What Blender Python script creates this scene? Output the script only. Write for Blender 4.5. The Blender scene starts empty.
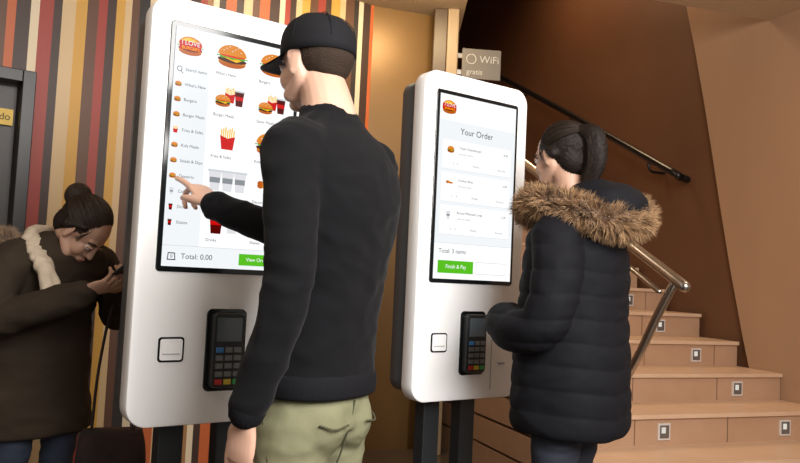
import bpy, math, random
import numpy as np
from mathutils import Vector, Matrix, noise, Euler
random.seed(4); np.random.seed(4)
S=bpy.context.scene; COL=S.collection
S.view_settings.view_transform='Standard'
S.view_settings.exposure=.15
D=math.radians

# ---------------- materials ----------------
def mat(name,col,rough=.6,metal=0,bump=None,var=None,emit=0,spec=.5,coat=0,sheen=0,sss=0,bscale=(1,1,1)):
    m=bpy.data.materials.new(name); m.use_nodes=True; nt=m.node_tree; b=nt.nodes['Principled BSDF']
    c=(*col,1); b.inputs['Base Color'].default_value=c; b.inputs['Roughness'].default_value=rough
    b.inputs['Metallic'].default_value=metal; b.inputs['Specular IOR Level'].default_value=spec
    b.inputs['Coat Weight'].default_value=coat; b.inputs['Sheen Weight'].default_value=sheen
    if sss: b.inputs['Subsurface Weight'].default_value=sss; b.inputs['Subsurface Radius'].default_value=(.01,.004,.002)
    if emit: b.inputs['Emission Color'].default_value=c; b.inputs['Emission Strength'].default_value=emit
    if bump or var:
        tc=nt.nodes.new('ShaderNodeTexCoord'); mp=nt.nodes.new('ShaderNodeMapping'); mp.inputs['Scale'].default_value=bscale
        nt.links.new(tc.outputs['Object'],mp.inputs['Vector'])
    if bump:
        n=nt.nodes.new('ShaderNodeTexNoise'); n.inputs['Scale'].default_value=bump[0]; n.inputs['Detail'].default_value=5
        nt.links.new(mp.outputs[0],n.inputs['Vector'])
        bp=nt.nodes.new('ShaderNodeBump'); bp.inputs['Strength'].default_value=bump[1]; bp.inputs['Distance'].default_value=bump[2] if len(bump)>2 else .01
        nt.links.new(n.outputs['Fac'],bp.inputs['Height']); nt.links.new(bp.outputs[0],b.inputs['Normal'])
    if var:
        n=nt.nodes.new('ShaderNodeTexNoise'); n.inputs['Scale'].default_value=var[0]; n.inputs['Detail'].default_value=4
        nt.links.new(mp.outputs[0],n.inputs['Vector'])
        r=nt.nodes.new('ShaderNodeValToRGB'); r.color_ramp.elements[0].position=.3; r.color_ramp.elements[1].position=.7
        r.color_ramp.elements[0].color=c; r.color_ramp.elements[1].color=(*var[1],1)
        nt.links.new(n.outputs['Fac'],r.inputs[0]); nt.links.new(r.outputs[0],b.inputs['Base Color'])
    return m
def emat(name,col,s=1.0):
    m=mat(name,(0,0,0),.25); b=m.node_tree.nodes['Principled BSDF']
    b.inputs['Emission Color'].default_value=(*col,1); b.inputs['Emission Strength'].default_value=s; b.inputs['Specular IOR Level'].default_value=.1
    return m

# ---------------- geometry builder ----------------
def crom(P,n):
    P=[np.array(p,float) for p in P]
    if len(P)<3: 
        return [P[0]+(P[1]-P[0])*i/n for i in range(n+1)]
    out=[]; Q=[2*P[0]-P[1]]+P+[2*P[-1]-P[-2]]
    for i in range(1,len(Q)-2):
        a,b,c,d=Q[i-1:i+3]
        for k in range(n):
            t=k/n; out.append(.5*((2*b)+(c-a)*t+(2*a-5*b+4*c-d)*t*t+(3*b-a-3*c+d)*t**3))
    out.append(P[-1]); return out
class B:
    def __init__(s): s.v=[]; s.f=[]; s.m=[]
    def add(s,v,f,mi=0):
        o=len(s.v); s.v+= [tuple(map(float,p)) for p in v]; s.f+=[tuple(i+o for i in q) for q in f]; s.m+=[mi]*len(f)
    def loft(s,rings,mi=0,cap=True):
        N=len(rings[0]); v=[p for r in rings for p in r]; f=[]
        for i in range(len(rings)-1):
            for j in range(N):
                a=i*N+j;b=i*N+(j+1)%N; f.append((a,b,b+N,a+N))
        if cap:
            f.append(tuple(range(N-1,-1,-1))); f.append(tuple(range((len(rings)-1)*N,len(rings)*N)))
        s.add(v,f,mi)
    def limb(s,pts,rad,N=16,sub=5,ref=None,mi=0,round_=True):
        rad=[(r,r) if not hasattr(r,'__len__') else r for r in rad]
        C=crom([np.concatenate([p,r]) for p,r in zip(pts,rad)],sub)
        P=[c[:3] for c in C]; R=[np.maximum(c[3:],1e-4) for c in C]
        T=[]
        for i in range(len(P)):
            t=P[min(i+1,len(P)-1)]-P[max(i-1,0)]; T.append(t/(np.linalg.norm(t)+1e-9))
        if round_:
            e0=min(R[0]);e1=min(R[-1]); pre=[];post=[]
            for a in (80,55,28):
                c,sn=math.cos(D(a)),math.sin(D(a)); pre.append((P[0]-T[0]*e0*sn,R[0]*c,T[0]))
            for a in (28,55,80):
                c,sn=math.cos(D(a)),math.sin(D(a)); post.append((P[-1]+T[-1]*e1*sn,R[-1]*c,T[-1]))
            L=pre+list(zip(P,R,T))+post
        else: L=list(zip(P,R,T))
        u=np.array(ref if ref is not None else (1,0,0) if abs(T[0][0])<.8 else (0,1,0),float)
        rings=[]
        for p,r,t in L:
            u=u-t*np.dot(u,t); u/=np.linalg.norm(u); w=np.cross(t,u)
            rings.append([p+u*r[0]*math.cos(2*math.pi*j/N)+w*r[1]*math.sin(2*math.pi*j/N) for j in range(N)])
        s.loft(rings,mi)
    def torso(s,rows,N=40,sub=4,e=2.3,mi=0,cap=True):
        rings=[]
        for cx,cy,z,rx,ry in crom(rows,sub):
            r=[]
            for j in range(N):
                a=2*math.pi*j/N; c,sn=math.cos(a),math.sin(a)
                r.append((cx+rx*math.copysign(abs(c)**(2/e),c),cy+ry*math.copysign(abs(sn)**(2/e),sn),z))
            rings.append(r)
        s.loft(rings,mi,cap)
    def ell(s,c,r,rot=(0,0,0),nu=20,nv=12,mi=0,M=None):
        R=Euler([D(a) for a in rot]).to_matrix(); v=[]; f=[]
        for i in range(1,nv):
            th=math.pi*i/nv
            for j in range(nu):
                ph=2*math.pi*j/nu
                v.append(Vector(c)+R@Vector((r[0]*math.sin(th)*math.cos(ph),r[1]*math.sin(th)*math.sin(ph),r[2]*math.cos(th))))
        for i in range(nv-2):
            for j in range(nu):
                a=i*nu+j;b=i*nu+(j+1)%nu; f.append((a,a+nu,b+nu,b))
        v.append(Vector(c)+R@Vector((0,0,r[2])));v.append(Vector(c)+R@Vector((0,0,-r[2])))
        n=len(v)
        for j in range(nu):
            f.append((n-2,j,(j+1)%nu)); k=(nv-2)*nu; f.append((n-1,k+(j+1)%nu,k+j))
        s.add(v,f,mi)
    def box(s,c,d,M=None,mi=0):
        v=[Vector((c[0]+x*d[0]/2,c[1]+y*d[1]/2,c[2]+z*d[2]/2)) for x in(-1,1) for y in(-1,1) for z in(-1,1)]
        if M is not None: v=[M@p for p in v]
        s.add(v,[(0,1,3,2),(4,6,7,5),(0,4,5,1),(2,3,7,6),(0,2,6,4),(1,5,7,3)],mi)
    def xf(s,M):
        s.v=[tuple(M@Vector(p)) for p in s.v]
    def obj(s,name,mats,parent=None,smooth=True,voxel=None,it=4,disp=None,bevel=0,fac=.5,sharp=0):
        me=bpy.data.meshes.new(name); me.from_pydata(s.v,[],s.f); me.update()
        if not isinstance(mats,(list,tuple)): mats=[mats]
        if voxel:
            o=bpy.data.objects.new('tmp',me); COL.objects.link(o)
            md=o.modifiers.new('r','REMESH'); md.mode='VOXEL'; md.voxel_size=voxel
            if it: 
                sm=o.modifiers.new('s','SMOOTH'); sm.factor=fac; sm.iterations=it
            dg=bpy.context.evaluated_depsgraph_get(); me2=bpy.data.meshes.new_from_object(o.evaluated_get(dg))
            bpy.data.objects.remove(o); me=me2; me.name=name
        if disp:
            no=[v.normal.copy() for v in me.vertices]
            for v,n in zip(me.vertices,no): v.co=v.co+n*disp(v.co,n)
        me.materials.clear()
        for m in mats: me.materials.append(m)
        if not voxel:
            for p,mi in zip(me.polygons,s.m): p.material_index=mi
        if smooth:
            for p in me.polygons: p.use_smooth=True
        if sharp: me.set_sharp_from_angle(angle=D(sharp))
        o=bpy.data.objects.new(name,me); COL.objects.link(o)
        if parent: o.parent=parent
        if bevel:
            bv=o.modifiers.new('b','BEVEL'); bv.width=bevel; bv.segments=3; bv.limit_method='ANGLE'; bv.angle_limit=D(40)
        return o
def empty(name,loc=(0,0,0),rz=0):
    o=bpy.data.objects.new(name,None); COL.objects.link(o); o.location=loc; o.rotation_euler=(0,0,rz); o.empty_display_size=.1; return o

# ---------------- camera ----------------
cam=bpy.data.cameras.new('camera'); co=bpy.data.objects.new('camera',cam); COL.objects.link(co)
cam.sensor_width=36; cam.lens=33.75; cam.clip_start=.05
co.matrix_world=Matrix.Translation((0,0,1.13))@Matrix.Rotation(D(93.36),4,'X')@Matrix.Rotation(D(2.7),4,'Z')
S.camera=co

# ---------------- room ----------------
CH=2.9
floor_m=mat('floor_tile',(.08,.055,.038),.35,var=(3,(.11,.075,.05)))
b=B(); b.box((0,4,-.05),(14,16,.1)); b.obj('floor',floor_m,smooth=False)
pal=[(.040,.016,.009),(.46,.10,.022),(.58,.41,.22),(.30,.032,.018),(.105,.040,.016),(.66,.54,.37),(.56,.30,.045),(.016,.011,.010),(.30,.15,.055)]
pm=[mat('stripe_paint_%d'%i,c,.5) for i,c in enumerate(pal)]
seq=[0,2,4,1,0,5,3,0,2,6,4,3,0,6,2,4,7,5,0,1,2,0,3,8,5,0,1]
a35=D(35); W0=Vector((-1.87,3.72,0)); dw=Vector((math.cos(a35),math.sin(a35),0)); nw=Vector((math.sin(a35),-math.cos(a35),0))
MW=Matrix.Translation(W0)@Matrix.Rotation(a35,4,'Z')
b=B(); t=-2.6; i=0
rw=random.Random(7)
DW=.95; DH=2.05
while t<1.99:
    w=rw.choice([.035,.045,.055,.065,.04]); w=min(w,1.99-t)
    lo=0
    if t+w>-DW and t<0:
        if t<-DW: w=-DW-t
        else: lo=DH; w=min(w,0-t)
    w=max(w,.002)
    b.box((t+w/2,.06,(lo+CH)/2),(w,.12,CH-lo),M=MW,mi=seq[i%len(seq)]); t+=w; i+=1
b.obj('wall_left',pm,smooth=False)
dm=mat('door_dark_wood',(.028,.018,.013),.45,bump=(30,.1),bscale=(1,1,.1)); fm=mat('door_frame_dark',(.012,.009,.008),.4)
e=empty('door_1',W0,a35)
b=B()
b.box((-.03,.03,DH/2),(.06,.2,DH)); b.box((-DW+.03,.03,DH/2),(.06,.2,DH)); b.box((-DW/2,.03,DH-.03),(DW-.12,.2,.06)); b.obj('door_frame',fm,e,False,bevel=.004)
b=B(); b.box((-DW/2,.06,DH/2-.03),(DW-.125,.045,DH-.07)); b.box((-DW/2,.03,1.5),(.6,.02,.8)); b.box((-DW/2,.03,.5),(.6,.02,.7)); b.obj('door_leaf',dm,e,False,bevel=.006)
b=B(); b.limb([(-.14,.02,1.0),(-.14,-.04,1.0),(-.26,-.04,1.0)],[.009]*3,N=10); b.obj('door_handle',mat('steel',(.6,.6,.6),.25,1),e)
b=B(); b.box((-.165,.018,1.82),(.17,.006,.080)); b.obj('door_sign_plate',mat('sign_yellow',(.75,.48,.06),.5),e,False)
def text(parent,body,x,z,size,m,y=-.001,align='LEFT',name='lettering'):
    c=bpy.data.curves.new(name,'FONT'); c.body=body; c.size=size; c.align_x=align; c.align_y='CENTER'
    o=bpy.data.objects.new(name,c); COL.objects.link(o); o.parent=parent; o.location=(x,y,z); o.rotation_euler=(D(90),0,0); c.materials.append(m); return o
text(e,'Privado',-.165,1.82,.048,mat('sign_ink',(.03,.02,.01),.6),y=.013,align='CENTER')

bronze=mat('bronze_wall_panel',(.18,.095,.028),.36,.25,var=(1.2,(.23,.125,.04)))
b=B(); 
M2=Matrix.Translation(W0+dw*1.99)@Matrix.Rotation(math.atan2(.2,.56),4,'Z')
b.box((.24,.06,CH/2),(.48,.12,CH),M=M2); b.obj('wall_center',bronze,smooth=False)
b=B(); b.box((.205,4.96,CH/2),(.09,.22,CH),mi=0); b.box((.287,4.96,CH/2),(.074,.24,CH),mi=1)
b.obj('column',[mat('column_brown',(.07,.038,.018),.4),mat('column_beige',(.32,.22,.12),.45)],smooth=False,bevel=.006)
# stair frame
O=Vector((2.18,4.21,0)); ang=math.atan2(.342,.94); MS=Matrix.Translation(O)@Matrix.Rotation(ang,4,'Z')
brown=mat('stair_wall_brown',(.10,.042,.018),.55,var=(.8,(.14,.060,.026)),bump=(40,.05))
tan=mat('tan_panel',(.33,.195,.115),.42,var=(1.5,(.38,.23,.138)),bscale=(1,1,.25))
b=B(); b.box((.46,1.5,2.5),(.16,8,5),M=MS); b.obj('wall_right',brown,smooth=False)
b=B(); prof=[(-2.5,0),(-2.5,5)]
for k in range(13):
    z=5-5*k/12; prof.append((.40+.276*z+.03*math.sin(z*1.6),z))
v=[MS@Vector((.345,p[0],p[1])) for p in prof]+[MS@Vector((.38,p[0],p[1])) for p in prof]
n=len(prof); f=[tuple(range(n)),tuple(range(2*n-1,n-1,-1))]+[(i,(i+1)%n,(i+1)%n+n,i+n) for i in range(n)]
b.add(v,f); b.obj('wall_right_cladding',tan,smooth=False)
b=B(); b.box((-.6,5.6,2.5),(4.2,.16,5),M=MS); b.obj('wall_back',brown,smooth=False)
b=B(); b.box((-1.57,3.55,2.5),(.12,4.1,5),M=MS); b.obj('wall_stair_left',brown,smooth=False)
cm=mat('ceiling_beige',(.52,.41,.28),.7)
b=B(); poly=[(-5,-3),(5,-3),(5,5.6),(.36,4.19),(.36,5.3),(-5,5.3)]
v=[(x,y,CH) for x,y in poly]+[(x,y,CH+.1) for x,y in poly]; n=6
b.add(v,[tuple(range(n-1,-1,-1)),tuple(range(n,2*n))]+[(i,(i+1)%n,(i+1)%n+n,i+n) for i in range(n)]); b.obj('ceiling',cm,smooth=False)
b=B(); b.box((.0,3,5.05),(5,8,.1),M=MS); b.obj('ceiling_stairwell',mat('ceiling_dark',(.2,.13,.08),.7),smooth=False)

# staircase
RH=.16; TD=.35; XL,XR=-1.42,.34
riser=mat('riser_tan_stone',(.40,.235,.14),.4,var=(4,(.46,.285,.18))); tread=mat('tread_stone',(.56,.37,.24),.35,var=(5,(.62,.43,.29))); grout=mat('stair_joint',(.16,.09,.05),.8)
st=empty('staircase'); b=B(); K=15
for k in range(1,K+1):
    y0=(k-3)*TD; y1=(K-3)*TD+1.0
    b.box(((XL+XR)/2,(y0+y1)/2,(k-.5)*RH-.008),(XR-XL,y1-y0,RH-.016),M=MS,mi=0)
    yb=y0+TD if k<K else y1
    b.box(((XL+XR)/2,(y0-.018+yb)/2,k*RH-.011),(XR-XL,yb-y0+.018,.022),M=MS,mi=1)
    for xx in ((-1.0,-.4,.15) if k%2 else (-.75,-.15)):
        b.box((xx,y0-.0008,(k-.5)*RH-.01),(.004,.003,RH-.03),M=MS,mi=2)
b.obj('steps',[riser,tread,grout],st,False)
b=B()
ll=emat('foot_light_glow',(.8,.75,.66),.8); lf=mat('foot_light_frame',(.75,.72,.68),.3,.3); ld=mat('foot_light_grille',(.12,.1,.09),.4)
for k in range(1,8):
    for xx in ((0,-.82) if k%2 else (0,)):
        y0=(k-3)*TD; z=(k-.5)*RH-.01
        b.box((xx,y0-.004,z),(.075,.008,.085),M=MS,mi=0); b.box((xx,y0-.009,z),(.056,.004,.066),M=MS,mi=2)
        b.box((xx-.008,y0-.012,z+.008),(.024,.004,.030),M=MS,mi=1)
b.obj('foot_lights',[lf,ll,ld],st,False)
blk=mat('black_handrail',(.012,.010,.010),.3,.3)
hr=empty('handrail')
def sp(x,y,z): return tuple(MS@Vector((x,y,z)))
pts=[sp(.22,1.25,1.99),sp(.22,2.4,2.56),sp(.22,3.6,3.14),sp(.22,4.6,3.62)]
b=B(); b.limb([sp(.33,1.2,1.93),sp(.24,1.2,1.95)]+pts,[.027]*6,N=14,sub=4)
for y in (1.5,2.6,3.7):
    z=1.99+(y-1.25)*.49; b.limb([sp(.37,y,z-.1),sp(.24,y,z-.09),sp(.22,y,z)],[.011]*3,N=8)
b.obj('rail',blk,hr)
chrome=mat('brushed_steel',(.46,.42,.38),.28,1)
ra=empty('stair_railing'); b=B(); L=-1.33
def rz(y): return 1.13+(y+.74)*.50
b.limb([sp(L,y,rz(y)) for y in (-.72,-.4,.2,1.0)],[.024]*4,N=16,sub=5)
b.limb([sp(L-.03,y,rz(y)-.085) for y in (-.60,-.3,.2,1.0)],[.012]*4,N=12,sub=3)
b.limb([sp(L,-.655,1.15),sp(L,-.55,1.0),sp(L,-.42,.80),sp(L,-.18,.48+.012)],[.019]*4,N=12)
for y in (.2,.9):
    zz=(math.floor(y/TD)+3)*RH; b.limb([sp(L,y,zz+.018),sp(L,y,rz(y))],[.018]*2,N=12)
b.obj('rails',chrome,ra)

sg=empty('hanging_sign',(.345,4.87,0),D(6)); b=B()
b.box((.14,.0,2.545),(.26,.02,.20)); b.obj('sign_board',mat('sign_board_grey',(.16,.135,.11),.5),sg,False,bevel=.003)
b=B(); b.box((-.012,.02,2.60),(.05,.02,.03)); b.box((-.012,.02,2.49),(.05,.02,.03)); b.obj('sign_bracket',chrome,sg,False)
ink=mat('sign_text_light',(.48,.45,.40),.5)
text(sg,'WiFi',.125,2.575,.068,ink,y=-.0115); text(sg,'gratis',.04,2.49,.050,ink,y=-.0115)
b=B(); b.limb([(.07+.032*math.cos(a),-.011,2.575+.032*math.sin(a)) for a in np.linspace(0,6.2,14)],[.004]*14,N=6,sub=1); b.obj('sign_ring',ink,sg)

# ---------------- kiosks ----------------
white=mat('kiosk_white_gloss',(.95,.95,.955),.35,coat=.1); grey=mat('kiosk_back_grey',(.07,.075,.08),.45); dk=mat('kiosk_post_dark',(.035,.04,.045),.4,.5)
black=mat('black_glass_frame',(.008,.009,.010),.12); bplast=mat('black_plastic',(.02,.021,.023),.4); seam=mat('seam_grey',(.40,.40,.41),.6)  # seam: plain grey for the slot line and service door joints
def c255(r,g,b): 
    f=lambda x:(x/255)**2.2
    return (f(r),f(g),f(b))
U={k:emat('ui_'+k,c255(*v),.98) for k,v in dict(white=(250,251,252),panel=(234,238,241),line=(200,204,208),text=(58,62,68),lite=(135,140,145),green=(86,184,36),bun=(218,132,38),bun2=(182,90,22),patty=(72,32,16),lettuce=(92,162,30),cheese=(250,182,20),red=(200,20,20),tomato=(220,40,22),yellow=(250,190,24),cup=(218,218,222),dark=(40,28,24),blue=(40,60,150),cola=(84,14,10)).items()}
UK=list(U); UM=[U[k] for k in UK]
class Art(B):
    def __init__(s): super().__init__(); s.y=-.006
    def poly(s,pts,k):
        s.y-=.000004; s.add([(x,s.y,z) for x,z in pts],[tuple(range(len(pts)))],UK.index(k))
    def rect(s,x,z,w,h,k): s.poly([(x,z),(x+w,z),(x+w,z+h),(x,z+h)],k)
    def el(s,x,z,rx,rz,k,a0=0,a1=360):
        n=20; s.poly([(x+rx*math.cos(D(a0+(a1-a0)*i/n)),z+rz*math.sin(D(a0+(a1-a0)*i/n))) for i in range(n+(a1-a0<360))],k)
    def burger(s,x,z,r,logo=False):
        s.el(x,z-.38*r,.95*r,.34*r,'bun2',180,360); s.rect(x-.95*r,z-.40*r,1.9*r,.12*r,'bun')
        s.el(x,z-.2*r,1.02*r,.2*r,'patty'); s.poly([(x-.9*r,z-.02*r),(x+.3*r,z-.3*r),(x+.9*r,z-.02*r)][::-1],'cheese')
        s.poly([(x+r*1.08*math.cos(D(a)),z+.0*r+.12*r*math.sin(D(a))+.04*r*math.sin(D(a*9))) for a in range(0,360,9)],'lettuce')
        s.el(x,z+.08*r,.9*r,.1*r,'tomato'); s.el(x,z+.1*r,r,.72*r,'bun',0,180); s.el(x-.1*r,z+.45*r,.55*r,.25*r,'yellow' if logo else 'bun')
        for i in range(7): s.el(x+r*(-.6+.2*i),z+r*(.4+.14*(i%3)),.05*r,.03*r,'cup')
    def fries(s,x,z,r):
        for i in range(7): s.poly([(x-.5*r+i*.15*r,z),(x-.42*r+i*.15*r,z),(x-.45*r+i*.17*r,z+r*(.7+.2*(i%3)/2)),(x-.56*r+i*.17*r,z+r*(.7+.2*(i%3)/2))],'yellow')
        s.poly([(x-.45*r,z-.8*r),(x+.45*r,z-.8*r),(x+.6*r,z+.25*r),(x,z+.05*r),(x-.6*r,z+.25*r)],'red')
    def cup(s,x,z,r,k='cup'):
        s.poly([(x-.38*r,z-.9*r),(x+.38*r,z-.9*r),(x+.55*r,z+.7*r),(x-.55*r,z+.7*r)],k); s.rect(x-.62*r,z+.66*r,1.24*r,.18*r,'line')
        s.rect(x-.45*r,z-.25*r,.9*r,.45*r,'lite' if k=='cup' else 'red')
    def nuggets(s,x,z,r):
        for i in range(6): s.el(x-.6*r+.4*r*(i%4),z+.2*r*(i//4)-.1*r,.27*r,.2*r,'bun' if i%2 else 'bun2')
    def meal(s,x,z,r): s.cup(x+.75*r,z+.1*r,.7*r,'cola'); s.fries(x,z+.2*r,.7*r); s.burger(x-.55*r,z-.3*r,.6*r)
def rrect(w,h,r,n=10):
    p=[]
    for cx,cz,a in ((w-r,h-r,0),(r,h-r,90),(r,r,180),(w-r,r,270)):
        for i in range(n+1): t=D(a+90*i/n); p.append((cx+r*math.cos(t),cz+r*math.sin(t)))
    return p
def slab(b,x,z,w,h,r,y0,y1,mi=0,edge=0):
    R=[]
    prof=[(y0,0),(y1,0)] if not edge else [(y0,edge),(y0+edge*.3,edge*.3),(y0+edge,0),(y1-edge,0),(y1,edge*.5)]
    for y,ins in prof:
        R.append([(x+ins+px,y,z+ins+pz) for px,pz in rrect(w-2*ins,h-2*ins,max(r-ins,.0005))])
    b.loft(R,mi)
SX,SZ,SW,SH=.06,1.11,.42,.735; CW=.535
def kiosk(loc,kind):
    e=empty('self_order_kiosk',loc,a35)
    b=B(); slab(b,.004,.665,CW-.004,1.25,.062,0,.07,edge=.006); b.obj('casing',white,e,sharp=35)
    b=B(); slab(b,.014,.69,CW-.026,1.2,.05,.069,.165,edge=.01); b.obj('back_housing',grey,e,sharp=35)
    b=B()
    for x in (.12,.30):
        b.box((x+.045,.11,.35),(.075,.06,.70)); 
    b.box((.27,.11,.0075),(.5,.36,.015)); b.obj('stand',dk,e,False,bevel=.004)
    b=B(); slab(b,SX,SZ,SW,SH,.012,-.004,.01,edge=.002); b.obj('screen_frame',black,e,False)
    b=B(); slab(b,.222,.76,.126,.245,.018,-.004,.01,edge=.002); b.obj('terminal_recess',black,e,False)
    t=B(); slab(t,.235,.772,.10,.222,.014,-.028,0,edge=.005,mi=0)
    t.box((.285,-.029,.945),(.078,.003,.07),mi=1)
    for r in range(5):
        for c in range(3):
            mi=2
            if r==4: mi=3+c
            if r==0 and c==0: mi=6
            t.box((.257+c*.028,-.030,.885-r*.0235),(.022,.005,.015),mi=mi)
    t.obj('card_terminal',[bplast,mat('lcd',(.10,.12,.14),.15),mat('key_grey',(.16,.17,.18),.4),mat('key_red',(.5,.03,.03),.4),mat('key_yellow',(.6,.45,.04),.4),mat('key_green',(.05,.36,.1),.4),mat('key_blue',(.05,.2,.5),.4)],e,False)
    b=B(); slab(b,.082,.850,.076,.072,.01,-.003,.01,mi=0); slab(b,.0875,.8555,.065,.061,.007,-.005,.01,mi=1); b.box((.12,-.0055,.873),(.05,.002,.003),mi=2); b.obj('receipt_slot',[black,white,seam],e,False)
    b=B()
    for x,z,w,h in ((.385,.70,.0025,.19),(.385,.89,.12,.0025)): b.box((x+w/2,-.0004,z+h/2),(w,.002,h))
    b.box((.44,-.003,.80),(.03,.006,.008)); b.obj('service_door_seam',seam,e,False)
    A=Art(); ix,iz,iw,ih=SX+.014,SZ+.016,SW-.028,SH-.032
    A.rect(ix,iz,iw,ih,'white'); T=lambda s,x,z,sz,m='text',al='LEFT': text(e,s,x,z,sz,U[m],y=-.0085,align=al,name='ui_label')
    top=iz+ih
    if kind==1:
        A.rect(ix,iz,.108,ih,'panel'); A.rect(ix,iz,iw,.06,'panel'); A.rect(ix,iz+.06,iw,.0015,'line')
        A.burger(ix+.045,top-.055,.036,True); A.rect(ix+.012,top-.066,.066,.026,'red'); T('I LOVE',ix+.045,top-.046,.019,'white','CENTER'); T('BURGERS',ix+.045,top-.061,.013,'yellow','CENTER')
        names=["Search items","What's New","Burgers","Burger Meals","Fries & Sides","Kids Meals","Salads & Dips","Desserts","Coffee & Tea","Drinks","Shakes"]
        for i,nm in enumerate(names):
            z=top-.125-i*.045; T(nm,ix+.034,z,.0125)
            if i==0:
                A.el(ix+.017,z,.008,.008,'text'); A.el(ix+.017,z,.006,.006,'panel'); A.poly([(ix+.022,z-.005),(ix+.029,z-.012),(ix+.027,z-.013),(ix+.0205,z-.006)],'text')
            elif i in(4,): A.fries(ix+.016,z,.012)
            elif i in(8,9,10): A.cup(ix+.016,z,.011,'cup' if i<9 else 'cola')
            else: A.burger(ix+.016,z,.010)
        cw=.136; lab=["What's New","Burgers","Burger Meals","Saver Meals","Fries & Sides","Kids Meals","Coffee & Tea","Desserts","Drinks","Shakes"]
        fn=[A.burger,A.burger,A.meal,A.meal,A.fries,A.burger,None,A.nuggets,None,None]
        for r in range(5):
            for c in range(2):
                x=ix+.112+c*(cw+.004); z=top-.128-r*.126
                A.rect(x,z,cw,.120,'panel'); A.rect(x+.001,z+.001,cw-.002,.118,'white')
                g=fn[r*2+c]; cx=x+cw*.47; cz=z+.068
                if g: g(cx,cz,.040 if g!=A.burger else .046)
                elif r==3: A.cup(cx-.032,cz,.036); A.cup(cx+.008,cz,.036); A.cup(cx+.048,cz,.036)
                else: A.cup(cx-.02,cz,.04,'cola'); A.cup(cx+.03,cz,.036,'cup')
                T(lab[r*2+c],x+cw*.1,z+.012,.0125)
        A.poly([(ix+.015,iz+.018),(ix+.04,iz+.018),(ix+.038,iz+.04),(ix+.017,iz+.04)],'text'); A.poly([(ix+.018,iz+.021),(ix+.037,iz+.021),(ix+.0355,iz+.037),(ix+.0195,iz+.037)],'panel')
        T('0',ix+.0275,iz+.029,.014,'text','CENTER'); T('Total: 0.00',ix+.055,iz+.03,.022)
        A.rect(ix+.235,iz+.012,.12,.035,'green'); T('View Order',ix+.295,iz+.03,.015,'white','CENTER')
    else:
        A.rect(ix,iz,iw,ih-.1,'panel')
        A.burger(ix+.045,top-.05,.034,True); A.rect(ix+.012,top-.06,.066,.024,'red'); T('I LOVE',ix+.045,top-.042,.018,'white','CENTER'); T('BURGERS',ix+.045,top-.056,.012,'yellow','CENTER')
        T('Your Order',ix+iw/2-.01,top-.135,.034,'text','CENTER')
        for r in range(3):
            z=top-.285-r*.125; A.rect(ix+.02,z,iw-.04,.112,'white'); A.rect(ix+.02,z,iw-.04,.0012,'line')
            if r==0: A.burger(ix+.06,z+.075,.017)
            elif r==1: A.nuggets(ix+.06,z+.075,.019)
            else: A.cup(ix+.06,z+.075,.017,'cup')
            T(['Triple Cheeseburger','Chicken Bites','Banana Milkshake Large'][r],ix+.10,z+.085,.0135); T(['4.99','3.49','2.79'][r],ix+.33,z+.085,.0135)
            T('with extra cheese',ix+.10,z+.062,.0095,'lite'); T('-   1   +',ix+.05,z+.022,.016,'lite'); T('Modify',ix+.17,z+.022,.012,'lite'); T('Remove',ix+.30,z+.022,.012,'lite')
        A.rect(ix,iz,iw,.135,'white'); A.rect(ix,iz+.135,iw,.0015,'line')
        T('Total: 3 items',ix+.02,iz+.105,.024)
        A.rect(ix+.02,iz+.022,.175,.048,'green'); T('Finish & Pay',ix+.107,iz+.047,.021,'white','CENTER')
        A.rect(ix+.21,iz+.022,.155,.048,'line'); A.rect(ix+.212,iz+.024,.151,.044,'white')
    A.obj('screen_display',UM,e,False)
    return e
K1=(-.744,2.116,0); K2=(.066,2.766,0)
kiosk(K1,1); kiosk(K2,2)

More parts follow.
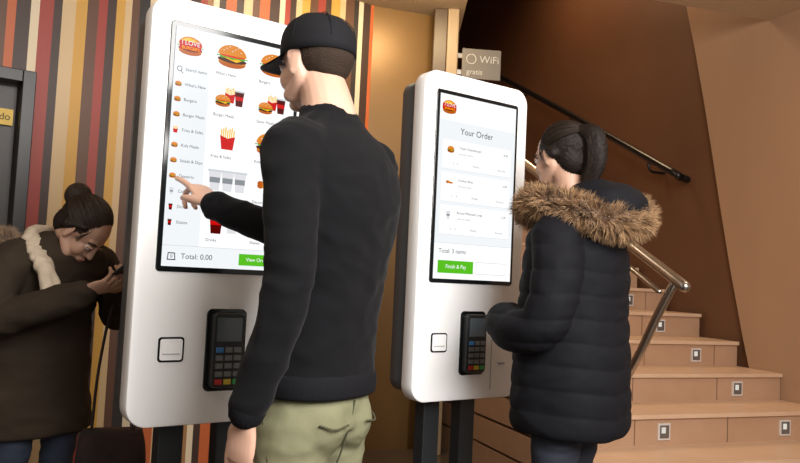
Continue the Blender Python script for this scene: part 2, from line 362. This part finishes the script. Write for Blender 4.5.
# ---------------- people ----------------
skin=mat('skin_fair',(.56,.33,.235),.5,sss=.1,bump=(180,.06,.002),var=(9,(.62,.38,.28)))
skin2=mat('skin_warm',(.47,.27,.185),.55,sss=.15,var=(9,(.52,.31,.22)))
hairm=mat('hair_dark_brown',(.011,.006,.004),.6,spec=.25,bump=(60,.8,.004),bscale=(1,6,1))
strand=mat('hair_strand',(.018,.010,.006),.6,spec=.25)
lipm=mat('lips',(.38,.14,.12),.5); eyew=mat('eye_white',(.7,.68,.66),.2); iris=mat('iris_brown',(.03,.015,.01),.1)
furm=[mat('fur_%d'%i,c,.75,sheen=.2) for i,c in enumerate([(.27,.145,.06),(.46,.28,.14),(.12,.06,.025)])]
furd=[mat('dark_fur_%d'%i,c,.75,sheen=.2) for i,c in enumerate([(.24,.15,.085),(.38,.25,.15),(.12,.07,.04)])]
def head(e,M,neck,skm,female=True):
    b=B()
    b.ell((-.012,0,.028),(.094,.075,.088)); b.ell((.028,0,-.03),(.060,.058,.075)); b.ell((.02,0,-.05),(.055,.050,.055))
    b.ell((.060,0,-.090),(.022,.024,.018)); b.ell((.064 if female else .068,0,.026),(.020,.05,.020 if female else .014)); 
    for s in(1,-1):
        b.ell((.052,.034*s,-.030),(.028,.026,.034)); b.ell((.084,.010*s,-.033),(.010,.008,.007))
        b.limb([(.045,.040*s,-.075),(-.005,.058*s,-.045),(-.012,.064*s,-.01)],[.019,.017,.014])
        b.ell((-.008,.078*s,-.004),(.019,.006,.031),rot=(0,-14,14*s)); b.limb([(-.012,.083*s,.022),(.006,.084*s,.016),(.008,.082*s,-.005)],[.005,.0045,.004],N=8)
        b.ell((.0,.079*s,-.03),(.009,.006,.01))
    b.limb([(.080,0,.018),(.091,0,-.006),(.101,0,-.028)],[.009,.009,.0105]); b.ell((.080,0,-.060),(.015,.026,.014)); 
    b.xf(M)
    h0=M@Vector((-.02,0,-.04)); nb=Vector(neck)
    b.limb([tuple(h0),tuple((h0+nb)/2+Vector((-.004,0,0))),tuple(nb),tuple(nb+Vector((-.01,0,-.05)))],[.058,.050 if female else .063,.056 if female else .070,.08],N=20)
    b.obj('head',skm,e,voxel=.0033,it=9)
    b=B()
    for s in(1,-1): b.ell((.074,.031*s,.002),(.012,.014,.010),nu=16,nv=10,mi=0); b.ell((.0832,.031*s,.001),(.004,.006,.006),nu=12,nv=8,mi=1)
    b.ell((.0900,0,-.0565),(.007,.021,.0045),mi=2); b.ell((.0885,0,-.0655),(.007,.017,.005),mi=2)
    for s in(1,-1): b.limb([(.084,.014*s,.022),(.081,.032*s,.027),(.066,.050*s,.021)],[.003,.0035,.002],N=8,mi=3)
    for s in(1,-1): b.limb([(.081,.017*s,.008),(.084,.031*s,.0110),(.075,.046*s,.006)],[.004,.0058,.004],N=8,mi=4)
    b.xf(M); b.obj('face_details',[eyew,iris,lipm,hairm,skm],e)
def womanhair(e,M,bun,tail=None,seed=1,hm=hairm,stm=strand,br=.040):
    b=B(); b.ell((-.033,0,.034),(.098,.084,.094)); b.ell((-.058,0,-.015),(.058,.070,.072)); 
    for s in(1,-1): b.limb([(.02,.070*s,.045),(.0,.078*s,.03),(-.03,.078*s,.0)],[.010,.012,.02])
    b.ell(bun,(br,br*1.07,br) if not tail else (.034,.036,.034))
    if tail: b.limb([bun]+tail,[(.032,.034),(.036,.042),(.032,.044),(.022,.034)][:1+len(tail)])
    b.xf(M); Mi=M.inverted(); b.obj('hair',hm,e,voxel=.005,it=4,disp=lambda p,n: .0018*math.sin((math.atan2((Mi@p).y,(Mi@p).z))*60))
    rg=random.Random(seed); c=bpy.data.curves.new('hair_strands','CURVE'); c.dimensions='3D'; c.bevel_depth=.0008; c.bevel_resolution=1
    C0=Vector((-.033,0,.034)); bd=(Vector(bun)-C0).normalized()
    def strandpts(pts):
        sp_=c.splines.new('POLY'); sp_.points.add(len(pts)-1)
        for k,q in enumerate(pts): sp_.points[k].co=(*(M@q),1)
    for i in range(900):
        a=rg.uniform(-112,112); st=Vector((.86+rg.uniform(-.05,.02),math.sin(D(a))*.9,math.cos(D(a))*.72)).normalized()
        wob=rg.uniform(-.006,.006); lift=rg.uniform(.995,1.035); P=[]
        for k in range(10):
            t=k/9; d=st.slerp(bd,t) if st.angle(bd)<3.1 else st
            l=lift-(.02 if k in(0,9) else 0); P.append(C0+Vector((.098*d.x*l,.084*d.y*l+wob*math.sin(t*3),.094*d.z*l)))
        strandpts(P)
    for i in range(60):
        a=rg.uniform(-100,100); d=Vector((.86,math.sin(D(a))*.9,math.cos(D(a))*.72)).normalized(); q=C0+Vector((.098*d.x,.084*d.y,.094*d.z)); P=[q]
        dv=Vector((rg.uniform(-.1,.35),math.copysign(.5,a)*rg.random(),-.7)).normalized()
        for k in range(5): q=q+dv*.008+Vector((rg.uniform(-.001,.001),rg.uniform(-.001,.001),0)); dv=(dv+Vector((-.12,0,-.1))).normalized(); P.append(q)
        strandpts(P)
    if tail:
        C=crom([bun]+tail,4)
        for i in range(300):
            a=rg.uniform(0,6.28); r=rg.uniform(.028,.042); ph=rg.uniform(0,6); P=[]
            for k,q in enumerate(C):
                t=k/(len(C)-1); rr=r*(1-.25*t)+rg.uniform(-.001,.001); P.append(Vector(q)+Vector((math.cos(a)*rr*.8,math.sin(a)*rr,-.02*t*rg.random()+.004*math.sin(ph+t*5))))
            strandpts(P)
    else:
        for i in range(220):
            ax=Vector((rg.gauss(0,.5)+.6,rg.gauss(0,.5),rg.gauss(0,.5)+.5)).normalized(); u=ax.orthogonal().normalized(); w=ax.cross(u); a0=rg.uniform(0,6); r=br*rg.uniform(1.02,1.08)
            strandpts([Vector(bun)+(u*math.cos(a0+k*.3)+w*math.sin(a0+k*.3))*r for k in range(10)])
    o=bpy.data.objects.new('hair_strands',c); COL.objects.link(o); o.parent=e; c.materials.append(stm)
def hand(e,name,wrist,d,n,thumb,skm,curl,spread=4,sc=1.0):
    d=Vector(d).normalized(); n=Vector(n); n=(n-d*n.dot(d)).normalized(); s=d.cross(n)*thumb
    w=Vector(wrist); b=B(); P=lambda x,y,z:tuple(w+(d*x+s*y+n*z)*sc)
    ref=tuple(s)
    b.limb([P(-.022,0,0),P(0,0,0),P(.03,.002,.002),P(.065,.0,0),P(.085,0,-.001)],[(.026*sc,.019*sc),(.027*sc,.018*sc),(.036*sc,.016*sc),(.040*sc,.0135*sc),(.037*sc,.010*sc)],ref=ref,N=20)
    ys=[.029,.010,-.009,-.027]; ln=[(.040,.024,.020),(.044,.028,.021),(.041,.026,.020),(.032,.020,.018)]; kx=[.083,.087,.083,.075]
    for i in range(4):
        c=curl[i]; a=0; p=w+(d*kx[i]+s*ys[i]+n*.001)*sc; fd=(d+s*math.tan(D(spread*(1.5-i)))).normalized()
        pts=[tuple(p-fd*.03*sc),tuple(p)]; rr=[.0085*sc,.0095*sc]; r0=[.0088,.0080,.0066][:]
        for j in range(3):
            a+=c*(.8,1.0,.7)[j]; dr=fd*math.cos(D(a))+n*math.sin(D(a)); p=p+dr*ln[i][j]*sc; pts.append(tuple(p)); rr.append(r0[j]*sc*(.9 if i==3 else 1))
        b.limb(pts,rr,N=12,sub=3)
    tc=curl[4]
    b.limb([P(.012,.018,.004),P(.032,.036,.010+tc*.0001),P(.058,.050-tc*.0002,.016+tc*.0003),P(.082,.054-tc*.0005,.020+tc*.0006)],[.014*sc,.0135*sc,.0105*sc,.0082*sc],N=12,sub=4)
    return b.obj(name,skm,e,voxel=.0024,it=3)
def folds(amp,sc=(9,9,22),base=None):
    def f(p,n):
        q=Vector((p.x*sc[0],p.y*sc[1],p.z*sc[2])); w=noise.noise_vector(q*.4)*.9
        v=noise.noise(q+w); v2=noise.noise(q*2.3+w)
        return amp*((1-abs(v)*2.2)*.6+.4*v2)
    return f
def shoe(e,name,x,y,m,ang=0,h=.09):
    b=B(); R=Matrix.Translation((x,y,0))@Matrix.Rotation(D(ang),4,'Z')
    b.torso([(-.0,0,.0,.13,.045),(.0,0,.03,.135,.046),(-.01,0,.055,.115,.043),(-.045,0,.08,.07,.04),(-.06,0,h+.05,.045,.04)],N=24,sub=3)
    b.v=[(x_+.05,y_,z_) for x_,y_,z_ in b.v]; b.xf(R); return b.obj(name,m,e)
def fur(e,name,loop,rad,n,length,closed=True,seed=3,down=.3,mats=furm):
    rg=np.random.RandomState(seed); L=crom(loop+([loop[0]] if closed else []),12); V=[];F=[];MI=[]
    core=B(); core.limb([tuple(p) for p in L],[rad*.8]*len(L),N=12,sub=1); core.obj(name+'_lining',mats[2],e,disp=folds(.008,(20,20,20)))
    for i in range(n):
        t=rg.rand()*(len(L)-1.001); k=int(t); p=L[k]+(L[k+1]-L[k])*(t-k); tn=L[k+1]-L[k]; tn/=np.linalg.norm(tn)+1e-9
        r=rg.randn(3); r-=tn*r.dot(tn); r/=np.linalg.norm(r)
        cl=noise.noise_vector(Vector(p*28+r*2.0)); d=r+tn*rg.uniform(-.3,.3)+np.array(cl)*1.0+rg.randn(3)*.12; d/=np.linalg.norm(d); d2=d+np.array([0,0,-down])+np.array(cl)*.6+rg.randn(3)*.2; d2/=np.linalg.norm(d2)
        l=length*rg.uniform(.5,1.15); a=p+r*rad*.7; m_=a+d*l*.5; c=m_+d2*l*.5; s=np.cross(d,rg.randn(3)); s/=np.linalg.norm(s)+1e-9; w=.0010
        o=len(V); V+= [a-s*w*1.3,a+s*w*1.3,m_+s*w,m_-s*w,c]; F+=[(o,o+1,o+2,o+3),(o+3,o+2,o+4)]; q=rg.choice([0,0,0,1,1,2]); MI+=[q,q]
    b=B(); b.v=[tuple(map(float,x)) for x in V]; b.f=F; b.m=[int(x) for x in MI]; b.obj(name,mats,e)

# ---- man ----
def man():
    e=empty('man',(-.15,1.83,0),D(150))
    knit=mat('black_knit',(.0038,.0038,.005),.9,sheen=.04,spec=.18,bump=(350,.25,.002))
    pants=mat('khaki_olive_cotton',(.175,.170,.098),.85,spec=.2,bump=(300,.2,.002),var=(7,(.21,.205,.122)))
    b=B()
    b.torso([(.040,0,.855,.122,.160),(.040,0,.93,.120,.158),(.03,0,1.02,.114,.150),(.015,0,1.12,.114,.152),(.005,0,1.22,.120,.166),(.0,0,1.31,.126,.178),(.008,0,1.38,.120,.178),(.02,0,1.44,.10,.150),(.033,0,1.485,.080,.10),(.045,0,1.515,.067,.070),(.052,0,1.535,.063,.065)])
    b.limb([(.02,.13,1.41),(.015,.178,1.395),(-.015,.208,1.25),(-.03,.222,1.11),(.0,.232,.97),(.045,.240,.835)],[.07,.070,.058,.053,.049,.042],N=20)
    b.limb([(.02,-.13,1.41),(.03,-.178,1.405),(.12,-.190,1.30),(.21,-.165,1.225),(.32,-.11,1.25),(.455,-.050,1.300)],[.07,.068,.057,.052,.048,.041],N=20)
    b.obj('sweater',knit,e,voxel=.007,it=6,disp=folds(.007,(10,10,14)))
    b=B(); b.limb([(.044,.240,.842),(.048,.242,.822)],[.043,.041],N=24,sub=2)
    b.limb([(.45,-.053,1.298),(.462,-.048,1.303)],[.042,.038],N=24,sub=2)
    b.torso([(.040,0,.838,.120,.158),(.040,0,.846,.126,.165),(.040,0,.885,.126,.165),(.040,0,.895,.118,.157)],sub=2); b.obj('ribbed_cuffs',mat('rib_knit',(.006,.006,.008),.9,spec=.2,bump=(120,.5,.003)),e)
    b=B(); b.torso([(.045,0,.76,.110,.146),(.045,0,.84,.110,.148),(.045,0,.88,.098,.135),(.045,0,.90,.08,.12)])
    for s in(1,-1):
        b.limb([(.045,.072*s,.77),(.05,.078*s,.70),(.05,.092*s,.50),(.015,.105*s,.28),(.0,.11*s,.07)],[.094,.090,.070,.064,.060],N=22)
    b.ell((-.006,.056,.775),(.068,.068,.08)); b.ell((-.006,-.056,.775),(.068,.068,.08))
    b.obj('trousers',pants,e,voxel=.007,it=6,disp=folds(.006,(11,11,18)))
    b=B()
    for s in(1,-1):
        b.limb([(-.055,.112*s,.785),(-.078,.085*s,.775),(-.084,.04*s,.78)],[.0025]*3,N=6); b.limb([(.085,.147*s,.82),(.065,.162*s,.77),(.045,.166*s,.70)],[.0025]*3,N=6)
    b.limb([(-.072,0,.83),(-.062,0,.78),(-.045,0,.72),(-.03,0,.68)],[.0025]*4,N=6)
    b.obj('pocket_seams',mat('seam_dark_olive',(.06,.06,.03),.8),e)
    sm=mat('shoe_black_leather',(.02,.018,.016),.4)
    shoe(e,'shoe_left',0,.12,sm,6); shoe(e,'shoe_right',0,-.12,sm,-6)
    M=Matrix.Translation((.105,-.005,1.652))@Matrix.Rotation(D(-8),4,'Z')@Matrix.Rotation(D(5),4,'Y')
    head(e,M,(.045,0,1.51),skin,False)
    b=B(); b.ell((-.034,0,.018),(.080,.0775,.074)); b.ell((-.055,0,-.012),(.046,.060,.042))
    for s in(1,-1): b.limb([(-.0,.072*s,.035),(.012,.0725*s,.01)],[.008,.005],N=8)
    b.xf(M)
    b.obj('short_hair',mat('hair_buzz',(.035,.022,.015),.8,spec=.2,bump=(260,.9,.004)),e,voxel=.004,it=4)
    cb=B(); rings=[]; Rt=Matrix.Rotation(D(-3),4,'Y')
    for i in range(13):
        th=D(3+87*i/12)
        rings.append([tuple(Rt@Vector((-.012+.104*math.sin(th)*math.cos(2*math.pi*j/36),.088*math.sin(th)*math.sin(2*math.pi*j/36),.038+(.094+.006*math.cos(2*math.pi*j/36)*math.sin(th))*max(math.cos(th),0)**.75))) for j in range(36)])
    low=[(p[0]*1.0,p[1],p[2]-.018) for p in rings[-1]]; rings.append(low); inn=[(p[0]*.96,p[1]*.96,p[2]) for p in low]; rings.append(inn)
    cb.loft(rings,cap=False); cb.add(rings[0],[tuple(range(36))]); cb.ell(tuple(Rt@Vector((-.012,0,.133))),(.009,.009,.005))
    v=[];f=[]
    nA,nR=20,8
    for sgn in(0,1):
        for i in range(nA+1):
            a=D(-58+116*i/nA)
            for j in range(nR+1):
                t=j/nR; ex=.090*max(math.cos(a*1.1),0)**.6
                x=-.012+.102*math.cos(a)+t*ex; y=.0875*math.sin(a)*(1-.04*t)
                v.append(tuple(Rt@Vector((x,y,.026-2.6*y*y*(.4+.6*t)-.006*t-.005*sgn))))
    o=(nA+1)*(nR+1)
    for i in range(nA):
        for j in range(nR):
            a=i*(nR+1)+j; f.append((a,a+1,a+nR+2,a+nR+1)); f.append((o+a,o+a+nR+1,o+a+nR+2,o+a+1))
    for i in range(nA): a=i*(nR+1)+nR; f.append((a,o+a,o+a+nR+1,a+nR+1))
    cb.add(v,f)
    for k in range(6):
        a=math.pi*k/3+.5; cb.limb([tuple(Rt@Vector((-.012+.105*math.sin(D(t))*math.cos(a),.089*math.sin(D(t))*math.sin(a),.038+.095*math.cos(D(t))**.75))) for t in (6,25,45,65,85)],[.0012]*5,N=6,sub=3)
    cb.xf(M); cb.obj('baseball_cap',mat('cap_black_cotton',(.007,.007,.009),.85,spec=.25,bump=(400,.3,.002)),e)
    hand(e,'hand_right',(.468,-.046,1.308),(.130,-.030,.088),(.55,-.1,-.80),1,skin,[8,58,68,72,30],3)
    hand(e,'hand_left',(.05,.242,.80),(.18,.0,-1),(0,-1,0),-1,skin,[22,28,32,36,20],3)
man()

# ---- woman in quilted coat ----
def woman2():
    e=empty('woman',(.605,2.62,0),D(146))
    q=mat('quilted_black_nylon',(.0055,.0055,.008),.8,spec=.2,bump=(45,.2,.005))
    b=B()
    b.torso([(-.01,0,.625,.180,.210),(-.01,0,.66,.192,.218),(-.01,0,.75,.192,.218),(-.01,0,.92,.185,.214),(-.01,0,1.05,.175,.204),(-.015,0,1.18,.170,.202),(-.015,0,1.28,.157,.200),(-.01,0,1.34,.125,.172),(.0,0,1.385,.09,.12),(.01,0,1.43,.075,.085)],N=48)
    b.limb([(-.01,.14,1.29),(-.02,.19,1.27),(-.04,.235,1.13),(-.01,.255,1.0),(.09,.225,.965),(.19,.13,.985),(.205,.05,.995)],[.08,.083,.078,.075,.070,.064,.055],N=22)
    b.limb([(-.01,-.14,1.29),(-.0,-.19,1.27),(-.02,-.235,1.13),(.01,-.245,1.0),(.10,-.20,.97),(.185,-.10,.99)],[.08,.083,.075,.070,.064,.058],N=22)
    fd=folds(.006,(8,8,12))
    def dq(p,n):
        s=abs(math.sin(math.pi*(p.z+.006*math.sin(p.y*20))/.078)); return .007*(s**.45-.7)+fd(p,n)
    b.obj('quilted_coat',q,e,voxel=.006,it=5,disp=dq)
    b=B(); b.torso([(-.15,0,1.30,.06,.10),(-.145,0,1.37,.105,.14),(-.13,0,1.42,.115,.145),(-.11,0,1.455,.10,.12),(-.10,0,1.475,.05,.07)],N=30); b.obj('hood',q,e,disp=folds(.014,(12,12,12)))
    loop=[(.150,.0,1.37),(.120,.10,1.40),(.03,.165,1.395),(-.09,.185,1.365),(-.175,.15,1.335),(-.210,.05,1.335),(-.210,-.05,1.355),(-.18,-.14,1.39),(-.09,-.17,1.41),(.03,-.15,1.42),(.120,-.10,1.41)]
    fur(e,'fur_trim',loop,.042,32000,.050)
    j=mat('dark_denim',(.018,.022,.035),.8,bump=(300,.2,.002))
    b=B(); b.torso([(0,0,.75,.10,.15),(0,0,.9,.10,.15)])
    for s in(1,-1): b.limb([(.0,.075*s,.80),(.0,.085*s,.62),(.01,.09*s,.46),(-.01,.095*s,.28),(-.01,.10*s,.08)],[.085,.084,.066,.055,.045],N=20)
    b.obj('jeans',j,e,voxel=.008,it=4,disp=folds(.006))
    sm=mat('boot_black',(.015,.014,.013),.45); shoe(e,'boot_left',0,.105,sm,5); shoe(e,'boot_right',0,-.105,sm,-5)
    M=Matrix.Translation((.060,0,1.575))@Matrix.Rotation(D(-14),4,'Z')@Matrix.Rotation(D(10),4,'Y')@Matrix.Scale(.96,4)
    head(e,M,(.015,0,1.42),skin2)
    womanhair(e,M,(-.118,0,.060),[(-.155,0,.035),(-.150,0,-.045),(-.115,0,-.115)],2)
    hand(e,'hand_left',(.20,.035,.995),(.0,-1,.0),(-.4,-.1,.6),1,skin2,[35,40,42,45,30],2,.92)
    hand(e,'hand_right',(.19,-.085,.99),(.0,1,.05),(-.5,.2,.4),-1,skin2,[35,40,42,45,30],2,.92)
woman2()

# ---- woman bending over phone ----
def woman1():
    e=empty('woman',(-1.31,2.80,0),D(-32))
    c=mat('brown_wool_coat',(.026,.018,.012),.9,spec=.2,bump=(120,.4,.004),var=(5,(.038,.026,.017)))
    b=B()
    b.torso([(-.03,0,.50,.17,.215),(-.03,0,.60,.165,.21),(-.03,0,.80,.155,.195),(-.01,0,.93,.145,.18),(.03,0,1.05,.145,.19),(.06,0,1.13,.135,.185),(.08,0,1.175,.11,.15),(.095,0,1.205,.08,.105),(.105,0,1.225,.065,.075)],N=44)
    b.limb([(.07,.13,1.125),(.08,.175,1.105),(.09,.235,1.0),(.12,.235,.93),(.22,.16,.975),(.33,.07,1.03)],[.075,.072,.064,.060,.054,.046],N=20)
    b.limb([(.07,-.13,1.125),(.08,-.175,1.105),(.09,-.235,1.0),(.12,-.235,.93),(.22,-.16,.965),(.33,-.075,1.02)],[.075,.072,.064,.060,.054,.046],N=20)
    b.obj('coat',c,e,voxel=.007,it=5,disp=folds(.010,(8,8,11)))
    b=B(); b.torso([(-.09,0,1.02,.05,.07),(-.10,0,1.08,.085,.12),(-.07,0,1.15,.10,.13),(-.03,0,1.20,.07,.09)],N=30); b.obj('hood',c,e,disp=folds(.012,(12,12,12)))
    loop=[(.07,-.150,1.13),(.01,-.160,1.175),(-.06,-.140,1.185),(-.13,-.09,1.165),(-.165,0,1.15),(-.13,.09,1.165),(-.06,.135,1.19),(.03,.14,1.18)]
    fur(e,'fur_collar',loop,.034,22000,.042,closed=False,seed=9,mats=furd)
    sc=mat('beige_scarf',(.55,.46,.35),.9,bump=(90,.5,.004),var=(20,(.42,.33,.245)))
    b=B(); b.limb([(.06,.09,1.205),(.12,.09,1.165),(.165,0,1.115),(.14,-.10,1.155),(.07,-.115,1.205),(.0,-.05,1.225),(.0,.05,1.225),(.06,.09,1.205)],[(.020,.028)]*8,N=14)
    b.limb([(.09,-.120,1.195),(.15,-.130,1.145),(.205,-.130,1.085),(.245,-.125,1.01)],[(.020,.034)]*4,ref=(.7,0,.7),N=14); b.obj('scarf',sc,e,voxel=.006,it=3,disp=folds(.008,(30,30,14)))
    j=mat('blue_denim',(.025,.035,.06),.8,bump=(300,.2,.002)); b=B(); b.torso([(-.02,0,.75,.10,.15),(-.02,0,.88,.10,.14)])
    for s in(1,-1): b.limb([(-.02,.075*s,.80),(.0,.085*s,.62),(.02,.09*s,.46),(-.01,.095*s,.28),(-.02,.10*s,.08)],[.085,.082,.062,.055,.045],N=20)
    b.obj('jeans',j,e,voxel=.008,it=4,disp=folds(.006))
    sm=mat('boot_brown',(.03,.018,.012),.5); shoe(e,'boot_left',-.01,.105,sm,5); shoe(e,'boot_right',-.01,-.105,sm,-5)
    M=Matrix.Translation((.205,.0,1.235))@Matrix.Rotation(D(24),4,'Z')@Matrix.Rotation(D(56),4,'Y')@Matrix.Scale(.95,4)
    head(e,M,(.10,0,1.17),skin2)
    womanhair(e,M,(-.128,.0,.050),None,5,mat('hair_brown',(.016,.009,.006),.6,spec=.25,bump=(60,.8,.004)),mat('hair_strand_brown',(.032,.018,.011),.5,spec=.4),.046)
    hand(e,'hand_left',(.345,.06,1.035),(1,-.45,.3),(.1,-.5,.8),1,skin2,[30,36,40,44,30],2,.92)
    hand(e,'hand_right',(.345,-.065,1.03),(1,.45,.3),(.1,.5,.8),-1,skin2,[30,36,40,44,30],2,.92)
    b=B(); b.box((0,0,0),(.145,.075,.009),M=Matrix.Translation((.425,0,1.085))@Matrix.Rotation(D(-30),4,'Y')); b.obj('phone',black,e,False,bevel=.003)
    hb=empty('handbag',(-.985,2.70,0),D(20)); pl=mat('plaid_dark',(.035,.012,.010),.85,var=(14,(.012,.008,.008)))
    b=B(); b.torso([(0,0,.30,.11,.05),(0,0,.36,.12,.06),(0,0,.47,.115,.05),(0,0,.54,.10,.03)],e=3.5,N=32); b.obj('bag_body',pl,hb)
    b=B()
    for y in(.02,-.02): b.limb([(-.07,y,.53),(-.06,y,.75),(-.03,y*.5,.97),(0,y*.5,.97),(.05,y,.75),(.07,y,.53)],[.005]*6,N=8)
    b.obj('bag_handles',mat('bag_leather',(.02,.01,.008),.5),hb)
woman1()

# ---------------- lights ----------------
def area(name,loc,target,size,power,col=(1,1,1)):
    l=bpy.data.lights.new(name,'AREA'); l.size=size; l.energy=power; l.color=col; o=bpy.data.objects.new(name,l); COL.objects.link(o)
    o.location=loc; o.rotation_euler=(Vector(target)-Vector(loc)).to_track_quat('-Z','Y').to_euler(); return o
area('kiosk_fill_light',(1.2,.1,2.4),(-.15,2.5,1.0),1.6,170,(1,.98,.955))  # added fill lamp, no real fixture; whitens the kiosk casings
area('left_fill_light',(-1.2,1.2,2.8),(-1.2,3.2,1.2),.9,13,(1,.89,.76))  # added fill to brighten the door side, not an actual ceiling lamp
area('stripe_fill_light',(-.5,4.0,2.85),(-.6,4.6,1.4),.5,10,(1,.84,.62))  # invented lamp that lifts the striped wall
area('ceiling_light_center',(.15,4.3,2.85),(.0,5,1.9),.3,9,(1,.76,.42))
area('stairwell_light',(1.1,6.3,4.7),(1.4,5.4,1),.9,48,(1,.68,.40))
area('stair_light',(1.9,3.2,2.8),(1.8,4.6,.3),.5,8,(1,.80,.58))
w=bpy.data.worlds.new('world'); S.world=w; w.use_nodes=True; w.node_tree.nodes['Background'].inputs[0].default_value=(1,.94,.88,1); w.node_tree.nodes['Background'].inputs[1].default_value=.38
